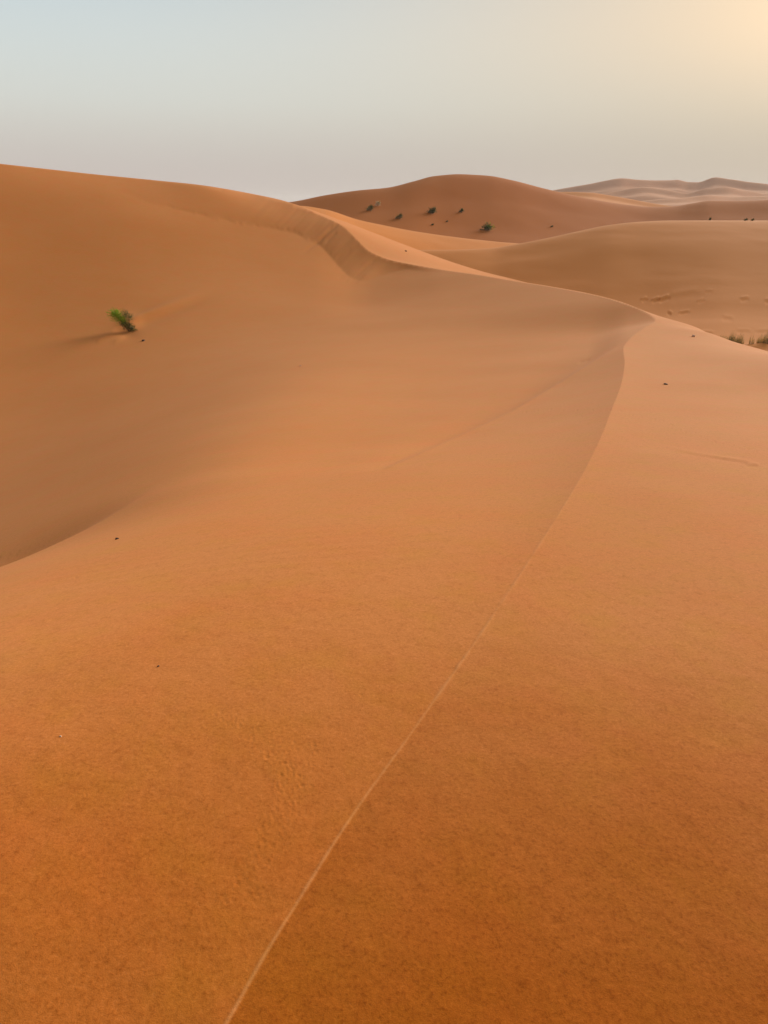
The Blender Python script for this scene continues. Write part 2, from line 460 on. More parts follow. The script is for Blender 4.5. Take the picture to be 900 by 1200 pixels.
# heights of the hollow (lee) and windward surfaces on a lattice of ground points (x, y, z)
LEE_SHAPE = [
    (-1.708, -0.367, -1.7667), (-1.632, -0.227, -1.7353), (-1.545, -0.094, -1.7086), (-1.447, 0.031, -1.6816), (-1.339, 0.148, -1.6480), (-1.221, 0.255, -1.6128),
    (-1.095, 0.353, -1.5872), (-0.961, 0.439, -1.5704), (-0.821, 0.513, -1.5466), (-0.675, 0.576, -1.5046), (-2.080, -0.186, -1.8897), (-1.988, -0.015, -1.8417),
    (-1.881, 0.147, -1.7965), (-1.762, 0.300, -1.7566), (-1.630, 0.442, -1.7177), (-1.487, 0.573, -1.6753), (-1.334, 0.691, -1.6320), (-1.171, 0.796, -1.5772),
    (-1.000, 0.887, -1.4563), (-0.822, 0.963, -1.4447), (-0.638, 1.024, -1.4647), (-0.449, 1.070, -1.4836), (-2.533, 0.035, -2.0397), (-2.421, 0.243, -1.9797),
    (-2.291, 0.440, -1.9249), (-2.146, 0.626, -1.8786), (-1.986, 0.800, -1.8282), (-1.811, 0.959, -1.7587), (-1.624, 1.103, -1.6538), (-1.426, 1.231, -1.5317),
    (-1.218, 1.341, -1.4338), (-1.001, 1.434, -1.4327), (-0.777, 1.509, -1.4485), (-0.547, 1.564, -1.4687), (-0.314, 1.601, -1.4931), (-3.085, 0.305, -2.2525),
    (-2.948, 0.557, -2.1851), (-2.791, 0.798, -2.1226), (-2.614, 1.024, -2.0624), (-2.418, 1.235, -1.9886), (-2.206, 1.429, -1.8854), (-1.978, 1.604, -1.7351),
    (-1.737, 1.760, -1.5771), (-1.483, 1.895, -1.5010), (-1.219, 2.008, -1.4963), (-0.946, 2.099, -1.5010), (-0.667, 2.167, -1.5094), (-0.383, 2.211, -1.5227),
    (-0.096, 2.231, -1.5421), (-3.757, 0.632, -2.5331), (-3.590, 0.940, -2.4562), (-3.399, 1.233, -2.3745), (-3.183, 1.509, -2.2840), (-2.945, 1.766, -2.1777),
    (-2.687, 2.002, -2.0490), (-2.409, 2.215, -1.8866), (-2.115, 2.405, -1.7331), (-1.806, 2.569, -1.6631), (-1.484, 2.707, -1.6458), (-1.152, 2.818, -1.6320),
    (-0.812, 2.900, -1.6223), (-0.466, 2.954, -1.6166), (-0.117, 2.978, -1.6180), (0.233, 2.973, -1.6275), (-4.575, 1.031, -2.8712), (-4.372, 1.406, -2.7816),
    (-4.139, 1.763, -2.6776), (-3.877, 2.099, -2.5591), (-3.587, 2.412, -2.4254), (-3.272, 2.699, -2.2789), (-2.934, 2.960, -2.1296), (-2.576, 3.191, -2.0003),
    (-2.199, 3.391, -1.9251), (-1.808, 3.559, -1.8839), (-1.403, 3.693, -1.8461), (-0.989, 3.793, -1.8105), (-0.567, 3.859, -1.7795), (-0.142, 3.888, -1.7571),
    (0.284, 3.882, -1.7445), (-5.572, 1.518, -3.2717), (-5.325, 1.974, -3.1817), (-5.041, 2.409, -3.0742), (-4.721, 2.818, -2.9511), (-4.368, 3.199, -2.8155),
    (-3.985, 3.549, -2.6731), (-3.574, 3.866, -2.5337), (-3.137, 4.147, -2.4105), (-2.679, 4.391, -2.3103), (-2.201, 4.595, -2.2289), (-1.709, 4.759, -2.1515),
    (-1.204, 4.881, -2.0827), (-0.691, 4.961, -2.0275), (-0.173, 4.997, -1.9770), (0.346, 4.990, -1.9341), (0.863, 4.939, -1.9032), (-6.786, 2.110, -3.732),
    (-6.485, 2.666, -3.661), (-6.139, 3.195, -3.568), (-5.750, 3.693, -3.455), (-5.320, 4.157, -3.325), (-4.853, 4.584, -3.184), (-4.352, 4.969, -3.042),
    (-3.821, 5.312, -2.918), (-3.262, 5.609, -2.828), (-2.681, 5.858, -2.697), (-2.081, 6.058, -2.560), (-1.466, 6.206, -2.441), (-0.842, 6.303, -2.362),
    (-0.211, 6.347, -2.283), (0.421, 6.338, -2.201), (1.051, 6.277, -2.133), (-8.264, 2.831, -4.235), (-7.898, 3.508, -4.200), (-7.476, 4.153, -4.140),
    (-7.002, 4.759, -4.053), (-6.479, 5.324, -3.938), (-5.910, 5.844, -3.799), (-5.300, 6.314, -3.647), (-4.653, 6.731, -3.505), (-3.973, 7.092, -3.423),
    (-3.265, 7.396, -3.205), (-2.534, 7.639, -2.970), (-1.786, 7.820, -2.817), (-1.025, 7.938, -2.749), (-0.257, 7.991, -2.673), (0.513, 7.981, -2.548),
    (1.280, 7.905, -2.431), (-10.065, 3.709, -4.732), (-9.619, 4.534, -4.748), (-9.105, 5.319, -4.739), (-8.528, 6.058, -4.699), (-7.891, 6.746, -4.626),
    (-7.198, 7.378, -4.518), (-6.455, 7.951, -4.383), (-5.667, 8.459, -4.223), (-4.839, 8.899, -3.977), (-3.977, 9.268, -3.696), (-3.087, 9.564, -3.436),
    (-2.175, 9.785, -3.241), (-1.248, 9.928, -3.153), (-0.313, 9.994, -3.086), (0.625, 9.981, -2.962), (1.558, 9.889, -2.786), (2.481, 9.720, -2.608),
    (-12.258, 4.778, -5.153), (-11.714, 5.783, -5.234), (-11.089, 6.739, -5.290), (-10.386, 7.639, -5.313), (-9.610, 8.477, -5.292), (-8.766, 9.247, -5.214),
    (-7.861, 9.944, -5.063), (-6.901, 10.563, -4.836), (-5.893, 11.099, -4.538), (-4.843, 11.549, -4.210), (-3.759, 11.910, -3.889), (-2.649, 12.178, -3.646),
    (-1.520, 12.353, -3.521), (-0.381, 12.433, -3.465), (0.761, 12.417, -3.368), (1.898, 12.305, -3.177), (3.021, 12.099, -2.939), (-14.928, 6.081, -5.421),
    (-14.267, 7.305, -5.580), (-13.505, 8.469, -5.717), (-12.649, 9.565, -5.820), (-11.703, 10.585, -5.872), (-10.676, 11.523, -5.853), (-9.574, 12.372, -5.742),
    (-8.405, 13.126, -5.517), (-7.177, 13.779, -5.166), (-5.898, 14.327, -4.776), (-4.578, 14.766, -4.393), (-3.226, 15.093, -4.071), (-1.851, 15.306, -3.874),
    (-0.464, 15.403, -3.798), (0.927, 15.383, -3.728), (2.312, 15.248, -3.546), (3.680, 14.996, -3.280), (-18.181, 7.667, -5.442), (-17.375, 9.157, -5.693),
    (-16.447, 10.575, -5.932), (-15.404, 11.910, -6.142), (-14.253, 13.153, -6.299), (-13.002, 14.295, -6.376), (-11.660, 15.329, -6.337), (-10.236, 16.247, -6.147),
    (-8.740, 17.042, -5.790), (-7.183, 17.709, -5.368), (-5.576, 18.244, -4.940), (-3.929, 18.642, -4.546), (-2.255, 18.902, -4.256), (-0.565, 19.020, -4.122),
    (1.129, 18.996, -4.039), (2.815, 18.831, -3.889), (4.481, 18.525, -3.601), (-22.141, 9.599, -5.093), (-21.160, 11.414, -5.439), (-20.030, 13.140, -5.796),
    (-18.760, 14.766, -6.141), (-17.358, 16.280, -6.441), (-15.835, 17.671, -6.657), (-14.200, 18.930, -6.739), (-12.466, 20.048, -6.631), (-10.644, 21.016, -6.299),
    (-8.748, 21.829, -5.881), (-6.790, 22.480, -5.447), (-4.785, 22.965, -5.023), (-2.746, 23.281, -4.670), (-0.688, 23.425, -4.459), (1.375, 23.396, -4.334),
    (3.428, 23.195, -4.183), (5.458, 22.822, -3.912), (-26.965, 11.952, -4.224), (-25.770, 14.162, -4.637), (-24.394, 16.265, -5.095), (-22.847, 18.245, -5.578),
    (-21.140, 20.088, -6.046), (-19.285, 21.783, -6.449), (-17.294, 23.316, -6.716), (-15.182, 24.677, -6.762), (-12.963, 25.857, -6.514), (-10.654, 26.846, -6.142),
    (-8.270, 27.639, -5.763), (-5.827, 28.230, -5.384), (-3.344, 28.615, -5.037), (-0.838, 28.790, -4.777), (1.675, 28.755, -4.575), (4.175, 28.510, -4.367),
    (6.647, 28.056, -4.110), (-32.840, 14.817, -2.685), (-31.385, 17.509, -3.084), (-29.709, 20.070, -3.577), (-27.825, 22.481, -4.149), (-25.746, 24.726, -4.765),
    (-23.486, 26.790, -5.365), (-21.062, 28.657, -5.864), (-18.489, 30.315, -6.139), (-15.788, 31.751, -6.054), (-12.975, 32.957, -5.805), (-10.071, 33.923, -5.582),
    (-7.097, 34.642, -5.380), (-4.073, 35.110, -5.172), (-1.020, 35.324, -4.960), (2.040, 35.281, -4.705), (5.085, 34.982, -4.390), (-39.995, 18.307, -0.476),
    (-38.222, 21.585, -0.724), (-36.182, 24.704, -1.109), (-33.887, 27.640, -1.630), (-31.355, 30.375, -2.255), (-28.603, 32.888, -2.934), (-25.650, 35.162, -3.596),
    (-22.518, 37.181, -4.120), (-19.227, 38.930, -4.290), (-15.802, 40.398, -4.268), (-12.265, 41.575, -4.343), (-8.643, 42.451, -4.507), (-4.960, 43.021, -4.679),
    (-1.242, 43.281, -4.715), (2.484, 43.229, -4.499), (-48.708, 22.557, 2.088), (-46.550, 26.549, 2.145), (-44.064, 30.347, 2.028), (-41.270, 33.924, 1.727),
    (-38.186, 37.254, 1.297), (-34.835, 40.314, 0.856), (-31.239, 43.084, 0.468), (-27.424, 45.542, 0.025), (-23.416, 47.673, -0.430), (-19.244, 49.461, -0.795),
    (-14.938, 50.894, -1.295), (-10.526, 51.961, -1.937), (-6.041, 52.655, -2.700), (-22.000, 10.000, -5.156), (-32.000, 20.000, -2.826), (-42.000, 8.000, -0.617),
    (-12.000, 0.000, -4.535), (-30.000, 0.000, -2.907), (-6.000, -5.000, -2.823), (-15.000, -12.000, -2.912), (-2.600, -2.500, -2.0410), (-6.000, 0.000, -3.396),
    (-3.000, 1.000, -2.2145), (-14.000, 12.000, -6.168),]
WIND_SHAPE = [
    (-0.212, 0.688, -1.5118), (-0.053, 0.699, -1.5115), (0.106, 0.697, -1.5187), (0.264, 0.682, -1.5244), (0.421, 0.653, -1.5328), (0.575, 0.611, -1.5478),
    (0.724, 0.557, -1.5559), (0.868, 0.490, -1.5483), (1.007, 0.411, -1.5507), (1.138, 0.321, -1.5614), (1.261, 0.221, -1.5749), (1.376, 0.110, -1.5876),
    (1.481, -0.009, -1.5986), (1.575, -0.138, -1.6062), (1.659, -0.273, -1.6104), (1.730, -0.415, -1.6115), (-0.065, 1.133, -1.4977), (0.130, 1.131, -1.4985),
    (0.325, 1.112, -1.5032), (0.517, 1.076, -1.5117), (0.706, 1.025, -1.5244), (0.890, 0.958, -1.5385), (1.067, 0.876, -1.5551), (1.237, 0.780, -1.5755),
    (1.398, 0.669, -1.5892), (1.550, 0.546, -1.6058), (1.690, 0.410, -1.6265), (1.819, 0.263, -1.6504), (1.935, 0.105, -1.6747), (2.038, -0.061, -1.6969),
    (2.126, -0.236, -1.7152), (0.160, 1.664, -1.5216), (0.399, 1.640, -1.5183), (0.635, 1.597, -1.5176), (0.867, 1.534, -1.5220), (1.093, 1.452, -1.5325),
    (1.311, 1.351, -1.5539), (1.520, 1.232, -1.5966), (1.718, 1.097, -1.6289), (1.904, 0.945, -1.6511), (2.077, 0.778, -1.6716), (2.235, 0.597, -1.6962),
    (2.378, 0.404, -1.7287), (2.504, 0.199, -1.7678), (2.612, -0.015, -1.8116), (0.490, 2.290, -1.5742), (0.781, 2.236, -1.5689), (1.065, 2.159, -1.5631),
    (1.343, 2.058, -1.5615), (1.611, 1.934, -1.5717), (1.867, 1.788, -1.6119), (2.111, 1.622, -1.6612), (2.340, 1.435, -1.7062), (2.552, 1.230, -1.7431),
    (2.746, 1.008, -1.7764), (2.921, 0.770, -1.8130), (3.076, 0.519, -1.8605), (3.209, 0.256, -1.9226), (0.959, 3.022, -1.6528), (1.309, 2.927, -1.6435),
    (1.650, 2.803, -1.6327), (1.979, 2.651, -1.6317), (2.294, 2.472, -1.6663), (2.593, 2.267, -1.7144), (2.874, 2.038, -1.7677), (3.135, 1.786, -1.8240),
    (3.374, 1.513, -1.8753), (3.589, 1.221, -1.9268), (3.779, 0.912, -1.9843), (3.943, 0.589, -2.0517), (1.608, 3.870, -1.7529), (2.027, 3.718, -1.7397),
    (2.431, 3.531, -1.7347), (2.819, 3.311, -1.7465), (3.186, 3.059, -1.7864), (3.532, 2.778, -1.8459), (3.852, 2.468, -1.9135), (4.145, 2.133, -1.9820),
    (4.410, 1.774, -2.0489), (4.643, 1.395, -2.1152), (4.844, 0.997, -2.1826), (1.976, 5.029, -1.8907), (2.490, 4.842, -1.8847), (2.987, 4.613, -1.8791),
    (3.463, 4.342, -1.9111), (3.915, 4.033, -1.9516), (4.339, 3.687, -2.0052), (4.733, 3.307, -2.0668), (5.093, 2.895, -2.1313), (5.418, 2.455, -2.1943),
    (5.705, 1.988, -2.253), (5.952, 1.500, -2.308), (2.428, 6.454, -2.077), (3.060, 6.224, -2.063), (3.670, 5.942, -2.057), (4.255, 5.609, -2.092),
    (4.810, 5.229, -2.144), (5.331, 4.804, -2.202), (5.815, 4.337, -2.263), (6.258, 3.831, -2.325), (6.657, 3.290, -2.383), (7.009, 2.717, -2.435),
    (7.312, 2.117, -2.479), (3.759, 7.921, -2.278), (4.509, 7.574, -2.283), (5.228, 7.166, -2.317), (5.910, 6.699, -2.367), (6.550, 6.177, -2.425),
    (7.144, 5.603, -2.491), (7.688, 4.982, -2.563), (8.179, 4.317, -2.636), (8.612, 3.613, -2.704), (8.984, 2.875, -2.764), (4.619, 10.006, -2.529),
    (5.540, 9.580, -2.525), (6.423, 9.079, -2.538), (7.261, 8.505, -2.587), (8.047, 7.864, -2.660), (8.777, 7.159, -2.757), (9.446, 6.395, -2.867),
    (10.049, 5.578, -2.979), (10.580, 4.713, -3.086), (11.038, 3.807, -3.183), (5.675, 12.568, -2.786), (6.807, 12.045, -2.784), (7.891, 11.429, -2.804),
    (8.921, 10.724, -2.869), (9.887, 9.936, -2.988), (10.784, 9.070, -3.146), (11.606, 8.131, -3.321), (12.346, 7.127, -3.494), (12.999, 6.065, -3.652),
    (13.562, 4.952, -3.788), (6.972, 15.716, -3.054), (8.363, 15.073, -2.924), (9.696, 14.316, -2.944), (10.960, 13.451, -3.192), (12.148, 12.482, -3.496),
    (13.250, 11.418, -3.797), (14.259, 10.265, -4.069), (15.168, 9.031, -4.301), (15.971, 7.726, -4.493), (16.662, 6.358, -4.644), (8.566, 19.583, -3.344),
    (10.275, 18.794, -3.486), (11.912, 17.864, -3.856), (13.466, 16.800, -4.317), (14.925, 15.610, -4.743), (16.279, 14.302, -5.089), (17.519, 12.886, -5.353),
    (18.636, 11.370, -5.545), (19.623, 9.767, -5.681), (20.472, 8.086, -5.773), (10.525, 24.335, -3.745), (12.625, 23.365, -4.753), (14.636, 22.222, -5.741),
    (16.544, 20.915, -6.406), (18.337, 19.453, -6.801), (20.001, 17.847, -7.018), (21.524, 16.106, -7.121), (22.897, 14.244, -7.153), (24.109, 12.274, -7.144),
    (25.152, 10.210, -7.119), (12.931, 30.173, -5.266), (15.511, 28.981, -7.043), (17.982, 27.577, -8.127), (20.327, 25.971, -8.653), (22.529, 24.175, -8.890),
    (24.574, 22.201, -8.947), (26.446, 20.063, -8.891), (28.132, 17.775, -8.769), (29.621, 15.355, -8.620), (30.903, 12.818, -8.486), (12.606, 38.540, -5.382),
    (15.887, 37.346, -7.013), (19.057, 35.881, -8.427), (22.093, 34.156, -9.421), (24.974, 32.184, -10.002), (27.680, 29.977, -10.270), (30.192, 27.551, -10.328),
    (32.492, 24.924, -10.255), (34.564, 22.113, -10.110), (36.393, 19.140, -9.935), (37.968, 16.023, -9.759), (11.348, 48.750, -6.029), (15.488, 47.625, -7.609),
    (19.520, 46.158, -9.105), (23.414, 44.359, -10.073), (27.144, 42.240, -10.668), (30.684, 39.816, -11.011), (34.008, 37.104, -11.185), (37.094, 34.124, -11.221),
    (39.920, 30.897, -11.160), (42.466, 27.444, -11.038), (44.714, 23.790, -10.887), (46.648, 19.960, -10.728), (3.513, 61.636, -3.918), (8.759, 61.121, -5.769),
    (13.943, 60.170, -7.442), (19.029, 58.788, -8.901), (23.982, 56.985, -10.039), (28.767, 54.774, -10.806), (33.350, 52.171, -11.280), (37.699, 49.193, -11.549),
    (41.783, 45.862, -11.677), (45.575, 42.200, -11.709), (49.047, 38.235, -11.675), (52.175, 33.992, -11.599), (54.936, 29.503, -11.502), (57.313, 24.798, -11.396),
    (-49.702, 58.032, 0.697), (-44.571, 61.983, 0.605), (-39.128, 65.491, 0.520), (-33.410, 68.532, 0.399), (-27.458, 71.083, 0.247), (-21.313, 73.127, 0.030),
    (-15.019, 74.650, -0.398), (-8.619, 75.640, -1.264), (-2.159, 76.092, -2.755), (4.316, 76.002, -4.561), (10.761, 75.370, -6.303), (17.131, 74.201, -7.841),
    (23.380, 72.503, -9.096), (29.465, 70.288, -10.061), (35.344, 67.572, -10.774), (40.975, 64.373, -11.271), (46.318, 60.714, -11.595), (51.336, 56.621, -11.790),
    (55.995, 52.123, -11.894), (60.260, 47.250, -11.936), (64.103, 42.038, -11.938), (67.496, 36.522, -11.917), (70.416, 30.742, -11.885), (-61.065, 71.574, -1.854),
    (-54.761, 76.429, -2.157), (-48.073, 80.739, -2.404), (-41.048, 84.474, -2.672), (-33.735, 87.608, -3.016), (-26.186, 90.120, -3.451), (-18.452, 91.991, -4.020),
    (-10.590, 93.208, -4.793), (-2.653, 93.763, -5.729), (5.303, 93.652, -6.738), (13.221, 92.875, -7.755), (21.047, 91.439, -8.727), (28.725, 89.353, -9.595),
    (36.202, 86.632, -10.324), (43.424, 83.295, -10.908), (50.342, 79.365, -11.358), (56.907, 74.869, -11.692), (63.073, 69.841, -11.930), (68.796, 64.314, -12.095),
    (74.037, 58.327, -12.206), (78.759, 51.923, -12.278), (82.928, 45.147, -12.326), (86.515, 38.045, -12.356), (11.600, 27.500, -4.164), (10.000, 17.500, -3.278),
    (12.500, 16.000, -3.817), (12.000, 22.000, -4.197), (14.000, 27.000, -5.953), (12.200, 31.000, -4.808), (11.600, 36.000, -4.717), (10.000, 43.000, -4.766),
    (7.500, 50.000, -4.847), (6.000, 56.000, -4.894), (4.200, 64.000, -4.101), (0.000, 74.000, -3.043), (-7.000, 80.000, -2.549), (12.000, 60.000, -6.849),
    (18.000, 40.000, -8.065), (20.000, 26.000, -8.572), (17.000, 18.000, -5.996), (30.000, 14.000, -8.489), (30.000, 40.000, -10.948), (20.000, 75.000, -8.424),
    (0.000, 90.000, -5.554), (-20.000, 82.000, -1.916), (-30.000, 70.000, 0.324), (-45.000, 55.000, 1.477), (-70.000, 40.000, 1.144), (-10.000, 95.000, -5.144),
    (-30.000, 92.000, -3.749), (-60.000, 80.000, -2.864), (8.000, 0.000, -2.595), (4.000, 4.000, -1.9632), (3.000, -2.000, -1.9217), (0.500, -3.000, -1.5549),
    (-2.000, -8.000, -2.187), (8.000, -8.000, -2.972), (8.000, 8.000, -2.656), (16.000, 6.000, -4.454), (28.000, 0.000, -7.021),]
cs = crest[::5]
cs = cs[np.hypot(cs[:, 0], cs[:, 1]) > .3]


def fit(pts, lam=1e-6):
    P = np.vstack([np.array(pts), cs])
    return TPS(polar(P[:, 0], P[:, 1]), P[:, 2], lam)


lee_fit, wind_fit = fit(LEE_SHAPE), fit(WIND_SHAPE)

# polar sheet, about one cell per pixel inside the view
az = np.concatenate([np.linspace(R(-150), R(-52), 50, endpoint=False), np.linspace(R(-52), R(-31), 130, endpoint=False),
                     np.linspace(R(-31), R(31), 860, endpoint=False), np.linspace(R(31), R(50), 120, endpoint=False), np.linspace(R(50), R(150), 51)])
rows = []
r = .45
while r < 95:
    rows.append(r)
    h = 1.5 + .055 * min(r, 60)
    dr = (r * r + h * h) / (h * F_PX) * (1.5 if r > 1 else 4)      # one to two picture rows on level ground
    r += min(dr, .30 if r < 62 else 1.0)
rad = np.array(rows)
AZ, RAD = np.meshgrid(az, rad)
# slide the nearest grid vertex onto the crest so that the edge is cut by mesh edges
caz, crd = np.arctan2(crest[:, 0], crest[:, 1]), np.hypot(crest[:, 0], crest[:, 1])
iu = np.interp(caz, az, np.arange(len(az)))
iv = np.interp(crd, rad, np.arange(len(rad)))
ok = (crest[:, 1] > -.5)
for k in range(len(crest) - 1):
    if not (ok[k] and ok[k + 1]):
        continue
    u0, v0, u1, v1 = iu[k], iv[k], iu[k + 1], iv[k + 1]
    if abs(v1 - v0) >= abs(u1 - u0):
        lo, hi = sorted((v0, v1))
        for j in range(int(math.ceil(lo)), int(math.floor(hi)) + 1):
            t = (j - v0) / (v1 - v0 + 1e-12)
            u = u0 + t * (u1 - u0)
            i = int(round(u))
            if 0 < i < len(az) - 1 and 0 < j < len(rad) - 1:
                AZ[j, i] = np.interp(u, np.arange(len(az)), az)
    else:
        lo, hi = sorted((u0, u1))
        for i in range(int(math.ceil(lo)), int(math.floor(hi)) + 1):
            t = (i - u0) / (u1 - u0 + 1e-12)
            v = v0 + t * (v1 - v0)
            j = int(round(v))
            if 0 < i < len(az) - 1 and 0 < j < len(rad) - 1:
                RAD[j, i] = np.interp(v, np.arange(len(rad)), rad)
X, Y = RAD * np.sin(AZ), RAD * np.cos(AZ)
snapped = (AZ != az[None]) | (RAD != rad[:, None])


def inside(xf, yf, poly):
    c = np.zeros(len(xf), bool)
    n = len(poly)
    for i in range(n):
        x0, y0 = poly[i]
        x1, y1 = poly[(i + 1) % n]
        if y0 == y1:
            continue
        m = ((y0 > yf) != (y1 > yf)) & (xf < (x1 - x0) * (yf - y0) / (y1 - y0) + x0)
        c ^= m
    return c


poly = [tuple(p[:2]) for p in crest] + [(-120, -20), (-40, -60)]
xf, yf = X.ravel(), Y.ravel()
lee = inside(xf, yf, poly)
uv = polar(xf, yf)
Z = np.empty(len(xf))
Z[lee] = lee_fit(uv[lee])
Z[~lee] = wind_fit(uv[~lee])

# distance to the crest, near part
cn = crest[(crd < 16) & (crest[:, 1] > -2)]
dmin = np.full(len(xf), 1e3)
nearm = (RAD.ravel() < 14) & (np.abs(AZ.ravel()) < R(60))
pts = np.stack([xf[nearm], yf[nearm]], -1)
best = np.full(len(pts), 1e9)
for k in range(len(cn) - 1):
    a, b = cn[k, :2], cn[k + 1, :2]
    ab = b - a
    t = np.clip(((pts - a) @ ab) / (ab @ ab + 1e-12), 0, 1)
    d = ((pts - a - t[:, None] * ab) ** 2).sum(-1)
    np.minimum(best, d, out=best)
dmin[nearm] = np.sqrt(best)
rr = np.hypot(xf, yf)
cf_ = crest[(crd >= 13) & (crd < 36) & (crest[:, 0] > 3)][::3]
farm = (rr >= 14) & (rr < 36) & (AZ.ravel() > R(-30)) & (AZ.ravel() < R(60))
pts = np.stack([xf[farm], yf[farm]], -1)
best = np.full(len(pts), 1e9)
for k in range(len(cf_) - 1):
    a, b = cf_[k, :2], cf_[k + 1, :2]
    ab = b - a
    t = np.clip(((pts - a) @ ab) / (ab @ ab + 1e-12), 0, 1)
    np.minimum(best, ((pts - a - t[:, None] * ab) ** 2).sum(-1), out=best)
dmin[farm] = np.sqrt(best)
# beyond the far crest the windward side drops at once
cf2 = crest[(crd >= 29) & (crd < 51.2) & (crest[:, 0] > 3.6)][::3]
bm = (~lee) & (rr > 27) & (rr < 56) & (AZ.ravel() > R(-2)) & (AZ.ravel() < R(30))
pts = np.stack([xf[bm], yf[bm]], -1)
best = np.full(len(pts), 1e9)
for k in range(len(cf2) - 1):
    a, b = cf2[k, :2], cf2[k + 1, :2]
    ab = b - a
    t = np.clip(((pts - a) @ ab) / (ab @ ab + 1e-12), 0, 1)
    np.minimum(best, ((pts - a - t[:, None] * ab) ** 2).sum(-1), out=best)
bdist = np.sqrt(best)
Z[bm] -= .22 * bdist * np.exp(-bdist / 2.6) * smooth(50, 44, pts[:, 1]) * smooth(29, 32, pts[:, 1])
# the crest is a keen edge: both flanks steepen towards it, the lee flank most
LK = .10 + .12 * rr
keen = dmin * np.exp(-dmin / LK) * smooth(4.2 * LK, 2.6 * LK, dmin) 
Z -= keen * np.where(lee, .15 * smooth(2.2, 5.5, rr), .08 * smooth(1.5, 5, rr)) * smooth(35, 27, rr)
wob = 1 + .45 * vnoise(xf * 9 + 5, yf * 9, 3) + .3 * vnoise(xf * 31, yf * 31, 4)
wid = (.0032 + .0012 * rr) * wob
bead = np.exp(-(dmin / np.maximum(wid, .001)) ** 2) * smooth(7.0, 3.0, rr) * np.clip(.85 + .30 * vnoise(yf * 3.1, xf * 0, 6) + .25 * vnoise(yf * 13, xf * 0, 7), .1, 1.2)
Z += .0018 * bead * wob

PX, PY, PD = project(xf, yf, Z)
vis_lee = lee & (PY > 150) & (yf > 0)
vis_w = (~lee) & (yf > 0)


def seg(px, py, a, b):
    ax, ay, bx, by = *a, *b
    vx, vy = bx - ax, by - ay
    l2 = vx * vx + vy * vy
    t = ((px - ax) * vx + (py - ay) * vy) / l2
    l = math.sqrt(l2)
    d = ((px - ax) * vy - (py - ay) * vx) / l
    return t, d


dz = np.zeros(len(xf))
# slumped sand below the cornice of the left arm
def crest_line(x0, x1):
    q = crest[(np.hypot(crest[:, 0], crest[:, 1]) > 47.5) & (crest[:, 1] > 40)]
    qx, qy, _ = project(q[:, 0], q[:, 1], q[:, 2])
    o = np.argsort(qx)
    return qx[o], qy[o]


far_lee = vis_lee & (rr > 40)
bx = [120, 180, 240, 262, 300, 340, 355, 372, 385, 392, 388, 392, 405, 425, 438, 450, 476]
by = [216, 236, 247, 252, 258, 266, 273, 278, 288, 297, 308, 318, 323.5, 325.5, 321, 314, 306]
bl = np.interp(PX, bx, by) + 1.2 * vnoise(PX * .25, PY * .05, 8) + 2.2 * vnoise(PX * .06, PY * .06, 18)
m = smooth(.5, -.5, PY - bl) * smooth(130, 230, PX) * smooth(480, 440, PX) * far_lee
cyv = np.interp(PX, *crest_line(100, 520))
bt_ = np.linspace(60, 540, 481)
bt_v = np.convolve(np.pad(np.interp(bt_, [120, 180, 240, 300, 340, 372, 395, 410, 428, 450, 476, 500], [216, 236, 247, 258, 266, 278, 304, 320, 324, 316, 312, 318]), 12, mode='edge'), np.hanning(27)[1:-1] / np.hanning(27).sum(), 'valid')
bs = np.interp(PX, bt_, bt_v)
pr = np.clip((PY - cyv) / np.maximum(bs - cyv, 3.0), 0, 1)
dep = .32 * pr * np.exp(-np.maximum(PY - bs, 0) / 46)
dz -= dep * smooth(110, 290, PX) * smooth(520, 430, PX) * vis_lee * smooth(33, 42, rr)
dz += .025 * m * smooth(386, 362, PX)
st = (PX * .62 + PY * .78)
stri = vnoise(st * .28, (PX * .78 - PY * .62) * .035, 9) + .6 * vnoise(st * .62, (PX * .78 - PY * .62) * .05, 10)
dz += .012 * m * stri * smooth(260, 350, PX)
for a, b, h in (((397, 262), (352, 293), .05), ((390, 264), (372, 279), .045), ((412, 290), (392, 300), .03), ((440, 303), (410, 321), .03), ((395, 270), (380, 281), .04)):
    t, d = seg(PX, PY, a, b)
    dz -= h * np.exp(-(d / 1.3) ** 2) * smooth(-.05, .15, t) * smooth(1.05, .7, t) * far_lee
# sand shadow trailing from the green bush, and the scour in front of it
t, d = seg(PX, PY, (158, 374), (262, 334))
wd = 2.5 + 5 * np.clip(t, 0, 1)
dz += .11 * np.exp(-((d + 0) / wd) ** 2) * smooth(-.12, .06, t) * smooth(1.0, .1, t) * vis_lee * (rr > 25)
dz -= .06 * np.exp(-((d + 9) / 6) ** 2) * smooth(-.15, .1, t) * smooth(1.0, .2, t) * vis_lee * (rr > 25)
t, d = seg(PX, PY, (111, 402), (140, 383))
dz += .03 * np.exp(-(d / 1.5) ** 2) * smooth(0, .2, t) * smooth(1.1, .6, t) * vis_lee * (rr > 20)
t, d = seg(PX, PY, (131, 403), (148, 391))
dz += .02 * np.exp(-(d / 1.4) ** 2) * smooth(0, .3, t) * smooth(1.1, .6, t) * vis_lee * (rr > 20)
dz -= .07 * np.exp(-((PX - 148) / 11) ** 2 - ((PY - 390) / 6) ** 2) * vis_lee * (rr > 20)
dz += .07 * np.exp(-((PX - 150) / 12) ** 2 - ((PY - 376) / 7) ** 2) * vis_lee * (rr > 20)
